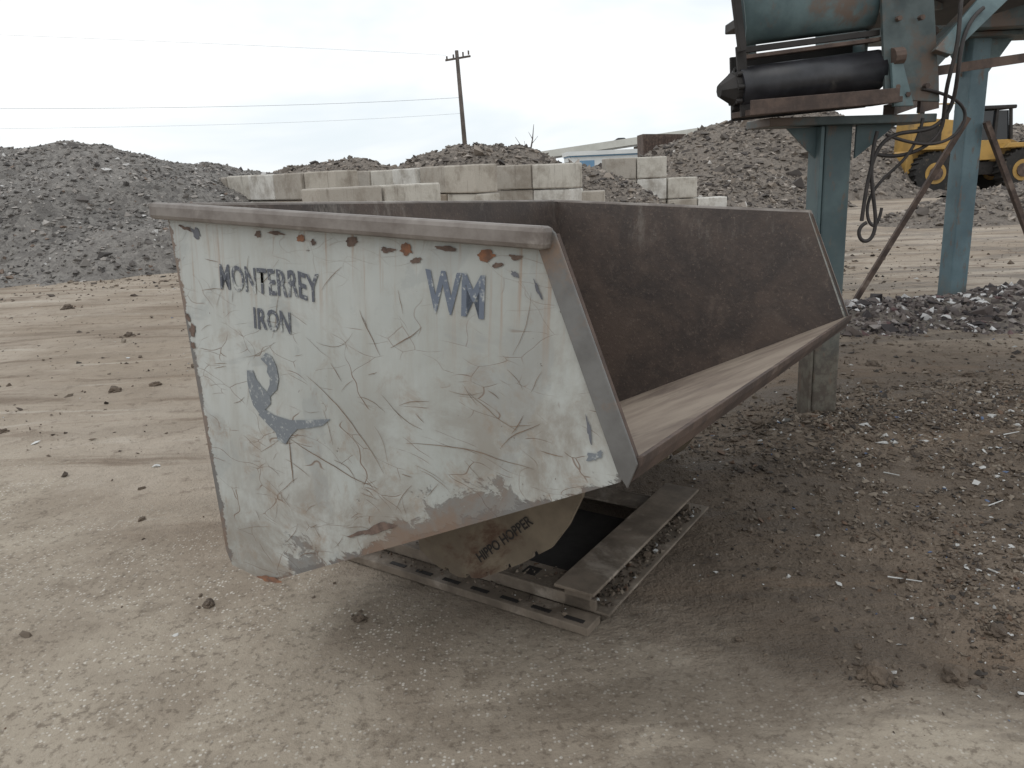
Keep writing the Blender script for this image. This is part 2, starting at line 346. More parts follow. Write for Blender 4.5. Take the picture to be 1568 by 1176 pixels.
pile('scrap_pile',[(1.9,22.6,1.8),(2.6,22.3,1.6),(3.2,21.8,1.1)],.6,M_PILEB,M_CH_PILEB,.15,4500,.045,.08,.1)
pile('scrap_pile',[(7.3,26.5,1.1),(8.6,27,1.3),(9.8,28,1.0)],.5,M_PILEB,M_CH_PILEB,.2,4500,.05,.08,.1)
pile('scrap_heap',[(3.6,7.75,.14),(4.5,7.7,.19),(5.6,8.0,.19),(7.2,8.4,.22),(9,9,.2)],.28,M_PILEB,M_CH_ST,.06,8500,.027,.05,.06)
pile('scrap_heap',[(10.5,19,.5),(13,20,.8),(16,21,.9)],.4,M_PILEB,M_CH_PILEB,.2,3500,.045,.08,.1)
# ------------------------------------------------------------------ concrete block walls
def wall(a,b,hts,bh=.6,d=.6):
    n=len(hts); dx,dy=b[0]-a[0],b[1]-a[1]; L=math.hypot(dx,dy); ca,sa=dx/L,dy/L; bl=L/n; bx=[]
    for ci,nh in enumerate(hts):
        for k in range(nh):
            s0=ci*bl+.012+random.uniform(-.01,.01); s1=s0+bl-.035; jy=random.uniform(-.05,.05)
            z0=k*bh+.004; z1=z0+bh-.015+random.uniform(-.012,.008)
            if k==0: z0=-.05
            bx.append([(a[0]+px*ca-py*sa,a[1]+px*sa+py*ca,pz) for px,py,pz in bv(s0,s1,jy,jy+d,z0,z1)])
    return multi('concrete_block_wall',bx,M_CONC,None,.03)
wall((-8.0,21.5),(-3.55,16.8),[3]*5,.61)
wall((-3.0,12.9),(-1.15,14.6),[3,3],.5)
wall((-4.2,22.0),(-.55,16.9),[3]*5,.61)
wall((-.15,20.3),(1.6,18.9),[3,3],.6)
wall((1.65,19.4),(2.5,19.3),[2],.56)
wall((3.1,24),(6.9,24.4),[3,3,2,1],.64)
# ------------------------------------------------------------------ hopper
RH=Matrix(((.8307,.5525,.0688,.11),(-.5544,.8322,.0101,1.7588),(-.0517,-.0465,.9976,1.4755),(0,0,0,1)))
hop=empty('self_dumping_hopper',RH)
W=2.53
side=[(-1.445,-.004),(-.01,-.004),(.225,-.505),(.20,-.56),(-1.05,-1.222),(-1.235,-1.215),(-1.262,-1.17)]
inn=[(-1.44,-.006),(-.012,-.006),(.215,-.50),(.19,-.55),(-1.05,-1.21),(-1.23,-1.2)]
prism_uw('side_panel_outer_near',side,0,.006,M_WHITE,hop)
prism_uw('side_panel_inner_near',inn,.0065,.012,M_INT,hop)
prism_uw('side_panel_outer_far',side,W-.006,W,M_WHITE,hop)
prism_uw('side_panel_inner_far',inn,W-.012,W-.0065,M_INT,hop)
prism_uw('floor_plate',[(.235,-.492),(.222,-.508),(-1.05,-1.212),(-1.05,-1.196)],.0125,W-.0125,M_DUST,hop)
prism_uw('floor_underside',[(.20,-.535),(.19,-.55),(-1.05,-1.218),(-1.05,-1.2135)],.0125,W-.0125,M_DARK,hop)
prism_uw('bottom_plate',[(-1.052,-1.196),(-1.052,-1.218),(-1.23,-1.21),(-1.23,-1.19)],.0125,W-.0125,M_DUST,hop)
prism_uw('back_plate_inner',[(-1.232,-1.18),(-1.225,-1.18),(-1.430,-.004),(-1.437,-.004)],.0125,W-.0125,M_INT,hop)
prism_uw('back_plate_outer',[(-1.241,-1.19),(-1.233,-1.19),(-1.438,-.004),(-1.446,-.004)],.0125,W-.0125,M_WHITE,hop)
mesh('rim_near',bv(-1.475,.0,-.045,.008,-.046,.006),BF,M_RIM,hop,.013)
mesh('rim_far',bv(-1.475,.0,W-.008,W+.04,-.046,.006),BF,M_RIM,hop,.013)
mesh('rim_back',bv(-1.475,-1.447,.01,W-.01,-.046,.004),BF,M_RIM,hop,.01)
barp=[(-.036,-.047),(-.014,.006),(.006,-.008),(.243,-.505),(.222,-.568),(.195,-.535)]
prism_uw('front_bar_near',barp,-.008,-.001,M_GREYBAR,hop,.002)
prism_uw('front_bar_far',barp,W+.001,W+.012,M_GREYBAR,hop,.003)
prism_uw('front_bar_near_edge',[(.0,-.012),(.007,-.010),(.240,-.5),(.230,-.5)],-.0005,.014,M_RUST,hop,.002)
prism_uw('front_bar_far_edge',[(.004,-.012),(.010,-.012),(.240,-.5),(.234,-.5)],W-.008,W+.0005,M_RUST,hop,.002)
prism_uw('pour_lip',[(.254,-.484),(.250,-.508),(.226,-.556),(.208,-.552),(.236,-.505),(.236,-.49)],.0,W,M_RUST,hop,.003)
for i,v in enumerate((.55,1.9)):
    prism_uw('floor_stiffener_%d'%i,[(.16,-.575),(.14,-.62),(-.9,-1.19),(-.9,-1.145)],v,v+.05,M_DARK,hop)
arc=[(-.93,-1.10),(-.89,-1.30),(-.8,-1.345),(-.70,-1.358),(-.6,-1.330),(-.526,-1.284),(-.42,-1.212),(-.306,-1.12),(-.245,-1.02),(-.20,-.907),(-.18,-.80)]
def toothed(poly):
    out=[]
    for a,b in zip(poly[:-1],poly[1:]):
        out.append(a)
        if a[1]<-1.15 and a[0]>-.85:
            for t,dd in ((.35,0),(.38,.014),(.55,.014),(.58,0)):
                out.append((a[0]+(b[0]-a[0])*t-dd*.4,a[1]+(b[1]-a[1])*t+dd))
    out.append(poly[-1]); return out
prism_uw('rocker_plate_near',toothed(arc),.60,.62,M_ROCK,hop)
prism_uw('rocker_plate_far',toothed(arc),1.86,1.88,M_ROCK,hop)
inner=[(-.86,-1.12),(-.83,-1.24),(-.72,-1.28),(-.58,-1.22),(-.42,-1.10),(-.34,-1.0),(-.30,-.90),(-.3,-.86)]
prism_uw('rocker_drum',inner,.62,1.86,M_RUST,hop)
def text(name,s,u,w,size,ang,xs_,mat,v=-.003,off=0,sp=1,wob=0):
    cu=bpy.data.curves.new(name,'FONT'); cu.body=s; cu.size=size; cu.offset=off; cu.resolution_u=3; cu.space_character=sp
    tmp=bpy.data.objects.new('tmp',cu); col.objects.link(tmp); bpy.context.view_layer.update()
    me=bpy.data.meshes.new_from_object(tmp.evaluated_get(bpy.context.evaluated_depsgraph_get())); bpy.data.objects.remove(tmp)
    ca,sa=math.cos(ang),math.sin(ang)
    for vt in me.vertices:
        x,y=vt.co.x*xs_,vt.co.y
        y+=wob*noise.noise(Vector((x*16,0,1))); x+=wob*.6*noise.noise(Vector((x*14,y*20,2)))
        vt.co=(u+x*ca-y*sa,v,w+x*sa+y*ca)
    me.materials.clear(); me.materials.append(mat); me.name=name
    for p in me.polygons: p.material_index=0
    link(bpy.data.objects.new(name,me),hop)
text('lettering_monterrey','MONTERREY',-1.195,-.245,.108,0.01,.68,M_TXT,off=.002,sp=1.04,wob=.008)
text('lettering_iron','IRON',-1.045,-.352,.09,0.02,.76,M_TXT,off=.0018,sp=1.04,wob=.007)
text('lettering_wm','WM',-.365,-.222,.145,0,.70,M_TXT2,off=.004,wob=.006)
text('lettering_hippo_hopper','HIPPO HOPPER',-.60,-1.265,.052,.78,.88,M_TXT3,v=.597,off=.0012)
def blob(name,u,w,ru,rw,mat,v=-.0025,n=22,jag=.35,ang=0):
    pts=[]; sd=random.uniform(0,100)
    for i in range(n):
        a=2*math.pi*i/n; k=1+jag*2*noise.noise(Vector((math.cos(a)*1.5+sd,math.sin(a)*1.5,sd)))+random.uniform(-jag,jag)*.5
        x=ru*k*math.cos(a); y=rw*k*math.sin(a); pts.append((u+x*math.cos(ang)-y*math.sin(ang),v,w+x*math.sin(ang)+y*math.cos(ang)))
    mesh(name,pts,[tuple(range(n))],mat,hop)
for i,(u,w,a,b,mt,an) in enumerate([(-1.29,-.085,.022,.012,M_INK,-.4),(-1.345,-.07,.03,.006,M_RUSTDK,-.2),(-1.0,-.07,.012,.008,M_RUSTDK,0),(-.82,-.07,.018,.010,M_RUSTSPOT,.2),(-.77,-.078,.009,.009,M_RUSTDK,0),(-.62,-.068,.022,.011,M_RUSTDK,0),(-.50,-.08,.022,.007,M_RUSTDK,0),(-.43,-.075,.022,.015,M_RUSTSPOT,0),(-.40,-.10,.020,.007,M_RUSTDK,.3),(-.185,-.072,.026,.012,M_RUSTSPOT,0),(-.15,-.092,.014,.007,M_RUSTDK,0),
   (-1.352,-.40,.016,.022,M_RUSTDK,0),(-1.355,-.45,.012,.012,M_RUSTDK,0),(-1.37,-.36,.010,.018,M_RUSTDK,.3),(.115,-.45,.005,.03,M_INK,.2),(-.035,-.14,.004,.022,M_INK,.5),(-.10,-.11,.012,.006,M_INK,-.4),(.135,-.51,.025,.010,M_LOGO,.5),(-.57,-.895,.09,.013,M_RUSTDK,.5),(-1.04,-1.205,.05,.010,M_RUSTSPOT,.25),(-.10,-.07,.02,.006,M_RUSTDK,0),(-.92,-.062,.03,.005,M_RUSTDK,0),(-.30,-.064,.035,.006,M_RUSTDK,0)]):
    blob('wear_spot_%d'%i,u,w,a,b,mt,-.0025-.00005*i,ang=an)
def poly(name,pts,mat,v=-.003): mesh(name,[(a,v,b) for a,b in pts],[tuple(range(len(pts)))],mat,hop)
poly('bird_head',[(-1.02,-.448),(-.995,-.425),(-.97,-.432),(-.950,-.462),(-.942,-.50),(-.953,-.535),(-.985,-.562),(-1.0,-.55),(-.985,-.525),(-.983,-.50),(-.995,-.485),(-.99,-.465)],M_LOGO)
poly('bird_wing',[(-1.088,-.495),(-1.06,-.49),(-1.048,-.515),(-1.025,-.535),(-1.00,-.55),(-.985,-.563),(-.985,-.585),(-1.005,-.603),(-1.04,-.628),(-1.068,-.605),(-1.082,-.57),(-1.09,-.53)],M_LOGO,-.0032)
poly('bird_tail',[(-1.045,-.632),(-1.02,-.607),(-.97,-.620),(-.9,-.622),(-.82,-.607),(-.725,-.585),(-.76,-.612),(-.82,-.632),(-.87,-.645),(-.90,-.672),(-.925,-.705),(-.96,-.70),(-.968,-.676),(-1.0,-.658)],M_LOGO,-.0034)
def strip(name,pts,wd,mat,v=-.0022):
    L=[];R_=[]
    for i,p in enumerate(pts):
        a=pts[max(0,i-1)];b=pts[min(len(pts)-1,i+1)]; dx,dy=b[0]-a[0],b[1]-a[1]; l=math.hypot(dx,dy) or 1
        k=wd*(.25+.75*math.sin(math.pi*(i+.4)/(len(pts)-.2)))
        L.append((p[0]-dy/l*k,v,p[1]+dx/l*k)); R_.append((p[0]+dy/l*k,v,p[1]-dx/l*k))
    n=len(pts); mesh(name,L+R_,[(i,i+1,n+i+1,n+i) for i in range(n-1)],mat,hop)
def inside(u,w): return w<-.07 and w> -.60+.5276*(u-.22)+.10 and u> -1.42-.17*w+.03 and u< -.05-.47*w-.06
def arcs(u,w,a,cv,L,wd,nm):
    pts=[]
    for i in range(12):
        pts.append((u,w)); u+=math.cos(a)*L/12; w+=math.sin(a)*L/12; a+=cv*L/12+random.uniform(-.12,.12)
        if not inside(u,w): break
    if len(pts)>4: strip(nm,pts,wd,M_SCR); return True
    return False
k=0
while k<75:
    u=random.uniform(-1.35,.15); w=random.uniform(-1.1,-.12)
    if not inside(u,w) or (w>-.35 and random.random()<.6): continue
    a=random.choice([random.uniform(-.8,-.1),random.uniform(.1,1.0),random.uniform(-1.6,1.6)])
    if arcs(u,w,a,random.uniform(-6,6),random.choice([.04,.07,.12,.18]),random.uniform(.0004,.001),'scratch_%d'%k): k+=1
for i,(u,w,a,cv,L,wd) in enumerate([(-.91,-.69,-1.45,1.0,.15,.0022),(-.92,-.68,-.25,.6,.42,.0014),(-.82,-.47,-.45,-.3,.42,.0012),(-.49,-.34,.5,2,.14,.0012),(-.60,-.25,-1.2,1.5,.15,.0012),(-.13,-.55,1.0,-3,.16,.001),(-.44,-.60,.2,-.5,.45,.001)]): arcs(u,w,a,cv,L,wd,'long_scratch_%d'%i)
# ---------------- base frame
bm_=Matrix(((.8317,.5552,0,.23),(-.5552,.8317,0,2.40),(0,0,1,0),(0,0,0,1)))
bl=bpy.data.objects.new('base_frame',None); col.objects.link(bl); bl.parent=hop; bl.matrix_parent_inverse=RH.inverted(); bl.matrix_basis=bm_
bxs=[]
for (v0,v1,s) in ((0,.10,1),(1.17,1.07,-1)):
    a,b=sorted((v0,v1)); bxs.append(bv(-1.5,0,a,b,0.0,.034))
    c,d=sorted((v1,v1+s*.018)); bxs.append(bv(-1.5,-.02,c,d,.0345,.085))
    e,f=sorted((v1+s*.0185,v1+s*.15)); bxs.append(bv(-1.48,-.165,e,f,.072,.0849))
multi('side_rails',bxs,M_BASE,bl,.004)
bxs=[]
for (u0,u1,sg) in ((-.165,.0,1),(-1.5,-1.34,-1)):
    bxs.append(bv(u0,u1,.05,1.12,.130,.144)); bxs.append(bv(u0+.01,u1+.035,.1,1.16,.0345,.046))
    uu=u0 if sg>0 else u1-.015
    bxs.append(bv(uu,uu+.015,.12,1.05,.047,.1295))
multi('fork_pockets',bxs,M_BASE,bl,.004)
multi('corner_posts',[bv(-.15,-.04,.10,.112,.0355,.1295),bv(-.15,-.04,1.055,1.067,.0355,.1295)],M_BASE,bl,.003)
box('base_dark_plate',-1.33,-.17,.27,.91,.006,.014,M_DARK,bl)  # dark plate put in for the black opening inside the frame
multi('rail_slots',[bv(-.95+.14*i,-.87+.14*i,.02,.04,.0341,.0365) for i in range(7)]+[bv(-.85+.12*i,-.79+.12*i,.15,.21,.0851,.0875) for i in range(5)],M_DARK,bl)
def chunks_in(parent,u0,u1,v0,v1,z,n,s,name,mat):
    P=np.stack([rng.uniform(u0,u1,n),rng.uniform(v0,v1,n),np.full(n,z)+rng.uniform(0,.012,n)],1); chunkmesh(name,P,s*rng.lognormal(0,.4,n),mat,.7,parent)
chunks_in(bl,-.13,.02,.12,1.12,.048,550,.008,'pocket_debris',M_CH_GR)
chunks_in(bl,-1.2,-.1,.03,.09,.036,90,.006,'rail_debris',M_CH_GR)
chunks_in(bl,-.9,-.18,.12,.24,.087,120,.006,'flange_debris',M_CH_GR)
# ------------------------------------------------------------------ conveyor machine
cm=empty('scrap_conveyor_machine')
def rotpost(name,x,y,w,z0,z1,ang,mat,lean=0):
    vs=[(a*w/2,b*w/2,z) for z in (0,1) for a,b in ((-1,-1),(1,-1),(1,1),(-1,1))]
    ca,sa=math.cos(ang),math.sin(ang)
    vs=[(x+a*ca-b*sa+lean*z,y+a*sa+b*ca,z0+(z1-z0)*z) for a,b,z in vs]
    return mesh(name,vs,BF,mat,cm,.012)
def postmat(name,ca,cb,z0,z1):
    m,nt,b=newmat(name); o=objc(nt); s=sep(nt,posn(nt))
    c=mix(nt,rng_(nt,noi(nt,o,3,5,.6),.35,.65),ca,cb)
    f=rng_(nt,ma(nt,'ADD',s[2],ma(nt,'MULTIPLY',noi(nt,o,6,6,.7),.9)),z0,z1,1,0)
    c=mix(nt,f,c,mix(nt,rng_(nt,noi(nt,o,12,5,.7),.4,.6),srgb(104,100,90),srgb(82,74,66)))
    c=mix(nt,rng_(nt,noi(nt,vmul(nt,o,(3,3,1)),4,7,.72),.54,.64,0,.8),c,srgb(104,88,76))
    nt.links.new(c,b.inputs['Base Color']); b.inputs['Roughness'].default_value=.6; return m
M_POST=postmat('post_teal_paint',srgb(88,105,107),srgb(70,86,89),.8,1.6)
M_POST2=postmat('rear_post_paint',srgb(98,120,127),srgb(80,101,109),.3,.85)
rotpost('front_post',1.93,4.66,.165,-.05,1.80,.12,M_POST,-.02)
multi('front_post_web',[beam((1.82,4.60,0),(1.80,4.60,1.78),.02,.18,(0,1,0))],M_POST,cm,.003)
rotpost('rear_post',4.86,8.36,.2,-.05,2.72,.15,M_POST2,-.03)
box('rear_post_cap',4.52,5.14,8.1,8.7,2.70,2.74,M_TEALD,cm,.004)
def gus(name,a,b,c,mat):
    vs=[a,b,c]+[(p[0],p[1]+.02,p[2]) for p in (a,b,c)]
    mesh(name,vs,[(0,1,2),(3,5,4),(0,3,4,1),(1,4,5,2),(2,5,3,0)],mat,cm)
gus('rear_post_gusset',(4.72,8.35,2.35),(4.72,8.35,2.70),(4.5,8.35,2.70),M_TEAL)
gus('rear_post_gusset_b',(4.96,8.35,2.35),(4.96,8.35,2.70),(5.2,8.35,2.70),M_TEAL)
multi('rear_braces',[beam((4.74,8.2,1.95),(3.72,8.3,0),.05,.05),beam((4.93,8.2,1.9),(5.95,8.3,0),.05,.05)],M_RUST,cm)
box('upper_frame',3.9,6.6,7.9,8.9,2.745,2.95,M_TEALD,cm,.01)
box('upper_frame_top',3.6,7,7.6,9.2,2.955,3.1,M_DARK,cm,.01)
multi('cross_bars',[beam((2.32,4.62,2.04),(4.2,4.9,2.24),.05,.05),beam((2.25,4.7,1.86),(3.2,6.2,2.0),.06,.06)],M_RUST,cm)
A=Vector((1.27,4.38,1.985)); Bv=Vector((2.07,4.50,2.06))
merge('roller',[tube(A,Bv,.105,n=40)],M_BLACK,cm,smooth=True)
dd=(Bv-A).normalized()
merge('roller_end_cap',[tube(A-dd*.10,A-dd*.03,.035,.085,n=8),tube(A-dd*.03,A,.085,n=24)]+[tube(A-dd*.02+Vector((0,.095*math.cos(t),.095*math.sin(t))),A+dd*.01+Vector((0,.095*math.cos(t),.095*math.sin(t))),.012,n=8) for t in np.linspace(0,6.28,9)[:-1]],M_DARK,cm)
merge('roller_shaft_bearing',[tube(Bv,Bv+dd*.16,.04,n=20),tube(Bv+dd*.03,Bv+dd*.09,.085,n=20),tube(Bv+dd*.03+Vector((0,-.1,.05)),Bv+dd*.09+Vector((0,-.1,.05)),.045,n=12)],M_RUST,cm)
multi('roller_tray',[beam((1.30,4.36,1.855),(2.13,4.48,1.895),.28,.03),beam((1.30,4.225,1.875),(2.13,4.345,1.915),.012,.075)],M_RUST,cm,.003)
multi('roller_back_plate',[beam((1.30,4.60,2.0),(2.1,4.70,2.05),.02,.34)],M_DARK,cm,.003)
multi('support_plate',[beam((1.46,4.60,1.81),(2.42,4.68,1.80),.34,.045)],M_TEALD,cm,.005)
gus('support_gusset_left',(1.80,4.58,1.78),(1.80,4.58,1.60),(1.62,4.58,1.78),M_POST)
gus('support_gusset_right',(2.02,4.58,1.78),(2.02,4.58,1.6),(2.25,4.58,1.78),M_POST)
def quadslab(name,p,t,mat,bev=.003):
    p=[Vector(q) for q in p]; n=(p[1]-p[0]).cross(p[2]-p[0]).normalized()*t
    return mesh(name,[tuple(q) for q in p]+[tuple(q+n) for q in p],BF,mat,cm,bev)
def trough():
    prof=[(0,.0,2.21),(0,-.04,2.23),(0,-.075,2.28),(0,-.09,2.35),(0,-.10,2.45),(0,-.12,2.9)]
    vs=[];fs=[]
    for i,(a,dy,z) in enumerate(prof):
        t=(z-2.21)/.69
        vs.append((1.31-.13*t,4.42+dy,z)); vs.append((2.03-.04*t,4.52+dy,z+.07*(1-t)))
    for i in range(len(prof)-1): fs.append((2*i,2*i+1,2*i+3,2*i+2))
    ob=mesh('chute_body',vs,fs,M_TEAL,cm,0,True); so_=ob.modifiers.new('s','SOLIDIFY'); so_.thickness=.012
trough()
quadslab('chute_side',[(1.31,4.44,2.20),(1.20,4.34,2.9),(1.55,5.2,2.9),(1.6,5.1,2.2)],.02,M_TEAL)
quadslab('chute_side_right',[(2.03,4.54,2.10),(2.0,4.44,2.9),(2.0,5.3,2.9),(2.03,5.2,2.1)],.02,M_TEAL)
multi('chute_edge',[beam((1.16,4.27,2.75),(1.27,4.30,2.16),.03,.04),beam((1.27,4.36,2.17),(2.05,4.47,2.245),.03,.03),beam((1.27,4.34,2.19),(1.31,4.34,1.84),.025,.05)],M_DARK,cm,.003)
multi('chute_lower_edge',[beam((1.28,4.37,2.135),(2.05,4.48,2.21),.08,.02)],M_RUST,cm,.003)
quadslab('bracket_plate',[(2.08,4.42,1.90),(2.42,4.50,1.88),(2.30,4.48,2.55),(2.00,4.42,2.55)],.02,M_TEALD)
quadslab('bracket_plate_lower',[(2.12,4.40,1.86),(2.24,4.42,1.86),(2.16,4.42,2.08),(2.09,4.40,2.08)],.02,M_TEAL)
quadslab('bracket_plate_side',[(2.36,4.60,1.83),(2.55,4.75,1.86),(2.50,4.75,2.30),(2.36,4.60,2.30)],.02,M_RUST)
quadslab('inclined_channel',[(2.33,4.45,2.13),(2.42,4.45,2.10),(2.82,4.6,2.42),(2.66,4.6,2.44)],.04,M_TEAL)
multi('diagonal_struts',[beam((2.35,4.55,2.08),(2.95,4.9,2.55),.05,.12),beam((2.1,4.46,2.45),(2.9,4.7,2.5),.05,.06),beam((1.9,4.9,2.5),(3.4,6.5,2.75),.12,.14)],M_TEALD,cm,.003)
merge('bolts',[tube((x,4.385,z),(x,4.42,z),.014,n=6) for x,z in ((2.12,2.3),(2.12,2.42),(2.24,2.3),(2.24,2.42),(2.14,1.96),(2.2,1.92),(2.3,1.96),(1.30,2.05),(1.30,1.95))],M_RUST,cm)
box('machine_top_deck',2.05,4.2,4.7,7.5,2.72,2.8,M_DARK,cm,.01)
curve('hose_a',[(2.50,4.4,2.6),(2.42,4.4,2.45),(2.44,4.35,2.2),(2.40,4.4,1.95),(2.47,4.5,1.8),(2.45,4.5,1.66),(2.25,4.55,1.58),(2.12,4.55,1.62)],.011,M_HOSE,cm)
curve('hose_b',[(2.62,4.5,2.35),(2.5,4.45,2.28),(2.46,4.4,2.05),(2.52,4.5,1.86),(2.42,4.5,1.72),(2.22,4.5,1.74),(2.08,4.5,1.66),(2.06,4.5,1.4),(2.05,4.5,1.25)],.011,M_HOSE,cm)
curve('hose_c',[(2.10,4.5,1.74),(2.07,4.5,1.6),(2.10,4.5,1.4),(2.14,4.5,1.24),(2.12,4.5,1.13),(2.04,4.5,1.13),(2.03,4.5,1.22),(2.08,4.5,1.24)],.011,M_HOSE,cm)
curve('hose_d',[(2.35,4.5,1.8),(2.33,4.5,1.62),(2.18,4.55,1.5),(2.08,4.55,1.35),(2.10,4.5,1.2),(2.15,4.5,1.22),(2.16,4.5,1.32)],.009,M_HOSE,cm)
curve('hose_e',[(2.3,4.45,1.95),(2.6,4.5,1.9),(2.62,4.5,1.7),(2.4,4.5,1.62),(2.15,4.5,1.72)],.009,M_HOSE,cm)
# ------------------------------------------------------------------ utility pole
up=empty('utility_pole')
M_WOOD=simple('pole_wood',srgb(100,92,86),srgb(78,72,68),2,.9)
merge('pole_shaft',[tube((-2.6,60,-.1),(-2.95,60,10.3),.20,.13,n=12)],M_WOOD,up,smooth=True)
multi('crossarm',[beam((-3.75,59.5,9.6),(-2.0,60.5,9.95),.12,.14)],M_WOOD,up)
merge('insulators',[tube((x,60,z),(x,60,z+.28),.06,n=8) for x,z in ((-3.68,9.66),(-3.2,9.76),(-2.1,9.98),(-2.5,9.9))],M_WOOD,up)
M_WIRE=simple('wire',srgb(190,196,202),srgb(180,186,192),2,.6,0,0)
curve('wire_a',[(-3.7,59.6,9.95),(-12,57,10.4),(-25,53,10.9),(-44,47,11.5)],.008,M_WIRE,up)
curve('wire_c',[(-2.85,60,7.1),(-15,60,6.9),(-28,60,7.3),(-48,60,8.2)],.015,M_WIRE,up)
curve('wire_d',[(-2.85,60,6.0),(-15,60,5.7),(-28,60,6.0),(-48,60,6.7)],.009,M_WIRE,up)
# ------------------------------------------------------------------ bare tree
dt=empty('bare_tree')
pts=[((.95,29,0),(1.02,29,2.3),.05,.035),((1.02,29,2.3),(1.12,29,2.75),.035,.022),((1.12,29,2.75),(1.18,29,3.25),.022,.008),((1.02,29,2.2),(.75,29,2.45),.025,.015),((.75,29,2.45),(.5,29,2.85),.015,.006),((1.12,29,2.75),(.98,29,3.0),.014,.005),((.88,29,2.35),(.82,29,2.7),.012,.005),((1.1,29,2.6),(1.32,29,2.85),.012,.005)]
merge('branches',[tube(a,b,r,s,n=7) for a,b,r,s in pts],M_WOOD,dt)
# ------------------------------------------------------------------ overpass, car, warehouse, container
M_BR=simple('overpass_concrete',srgb(196,197,191),srgb(184,185,179),.4,.8,0,.1,.02)
M_BRD=simple('overpass_girder',srgb(146,148,146),srgb(132,134,132),.4,.8,0,.1,.02)
ob_=empty('overpass_bridge')
multi('deck',[beam((0,180,3.6),(52,180,8.9),8,.8)],M_BRD,ob_)
multi('parapet',[beam((0,175.9,4.3),(52,175.9,9.6),.3,1.5)],M_BR,ob_)
multi('piers',[bv(x,x+1.5,177,183,-.1,z) for x,z in ((6,3.8),(18,5.0),(30,6.2),(42,7.4))],M_BRD,ob_)
M_WH=simple('warehouse_wall',srgb(212,215,214),srgb(200,204,205),.5,.7)
M_WB=simple('warehouse_band_blue',srgb(110,146,176),srgb(100,136,166),.5,.6)
wh=empty('warehouse_building')
box('walls',7.4,16.2,88,96,0,3.0,M_WH,wh); box('blue_band',7.35,16.25,87.9,96.1,3.001,3.15,M_WB,wh); box('roof',7.2,16.4,87.7,96.3,3.151,3.6,M_WH,wh)
multi('doors',[bv(x,x+1.6,87.93,87.99,.0,2.6) for x in (8.5,11.5,14)],M_WB,wh)
M_CAR=simple('car_paint_dark',srgb(66,70,78),srgb(58,62,70),1,.3); M_GL=simple('glass_dark',srgb(38,42,46),srgb(30,34,38),1,.1)
M_TY=simple('tyre_rubber',srgb(46,44,42),srgb(34,33,32),6,.85,0,.4,.01,srgb(88,80,70),(.58,.7))
car=empty('car')
def carsh(cx,cy,cz):
    prof=[(-2.1,.35),(-2.1,.85),(-1.3,1.0),(-.7,1.42),(.7,1.42),(1.4,1.0),(2.1,.85),(2.1,.35)]
    n=len(prof); vs=[(cx+a,cy-.8,cz+b) for a,b in prof]+[(cx+a,cy+.8,cz+b) for a,b in prof]
    mesh('body',vs,[tuple(range(n)),tuple(range(2*n-1,n-1,-1))]+[(i,(i+1)%n,(i+1)%n+n,i+n) for i in range(n)],M_CAR,car,.08)
    pr=[(-1.15,1.02),(-.68,1.36),(.66,1.36),(1.2,1.02)]; mesh('windows',[(cx+a,cy-.83,cz+b) for a,b in pr]+[(cx+a,cy+.83,cz+b) for a,b in pr],[(0,1,2,3),(7,6,5,4),(0,4,5,1),(1,5,6,2),(2,6,7,3),(3,7,4,0)],M_GL,car)
    merge('wheels',[tube((cx+a,cy+s*.84,cz+.33),(cx+a,cy+s*.6,cz+.33),.33,n=16) for a in (-1.3,1.3) for s in (-1,1)],M_TY,car)
carsh(26.3,178,6.68)
ct=empty('rusty_scrap_container')
mesh('container_body',[(8.0,45,0),(10.2,45,0),(10.2,47,0),(8.0,47,0),(7.9,45,3.4),(10.3,45,3.3),(10.3,47,3.3),(7.9,47,3.4)],BF,M_RUST,ct)
multi('container_ribs',[bv(8.1+i*.35,8.18+i*.35,44.93,44.995,.1,3.2) for i in range(6)],M_RUST,ct)
# ------------------------------------------------------------------ wheel loader (rear towards left)
wl=empty('wheel_loader'); M_YEL=simple('loader_yellow',srgb(178,142,76),srgb(156,124,66),1.5,.6,0,.1,.01,srgb(128,106,72),(.50,.66))
Ly=33.0
def wheel(cx,cy,r,w,s):
    p=[tube((cx,cy-w/2,r),(cx,cy+w/2,r),r*.96,n=32)]
    for i in range(22):
        a=2*math.pi*i/22; p.append((beam((cx+math.cos(a)*r*.97,cy-w/2,r+math.sin(a)*r*.97),(cx+math.cos(a+.12)*r*.97,cy+w/2,r+math.sin(a+.12)*r*.97),.08,.1,(math.cos(a),0,math.sin(a))),BF))
    merge('tyre_'+s,p,M_TY,wl)
    merge('rim_'+s,[tube((cx,cy-w/2-.02,r),(cx,cy-w/2+.05,r),r*.50,n=24)],M_YEL,wl); merge('hub_'+s,[tube((cx,cy-w/2-.08,r),(cx,cy-w/2-.021,r),r*.32,n=12)],M_RUST,wl)
for i,(x,y) in enumerate(((17.8,Ly),(21.4,Ly),(17.8,Ly+2.1),(21.4,Ly+2.1))): wheel(x,y,.86,.62,str(i))
prism=lambda name,poly,y0,y1,mat,bev=.03: mesh(name,[(a,y0,b) for a,b in poly]+[(a,y1,b) for a,b in poly],[tuple(range(len(poly))),tuple(range(2*len(poly)-1,len(poly)-1,-1))]+[(i,(i+1)%len(poly),(i+1)%len(poly)+len(poly),i+len(poly)) for i in range(len(poly))],mat,wl,bev)
prism('engine_hood',[(17.0,1.3),(17.05,2.95),(17.3,3.1),(19.2,2.9),(19.2,1.3)],Ly+.3,Ly+1.8,M_YEL)
prism('counterweight',[(16.8,.8),(16.8,1.7),(17.0,1.8),(17.2,1.0)],Ly+.2,Ly+1.9,M_YEL)
prism('rear_fender',[(17.0,1.75),(17.1,1.95),(18.6,1.95),(18.9,1.4),(18.7,1.4),(18.5,1.8),(17.1,1.8)],Ly-.35,Ly+.29,M_YEL)
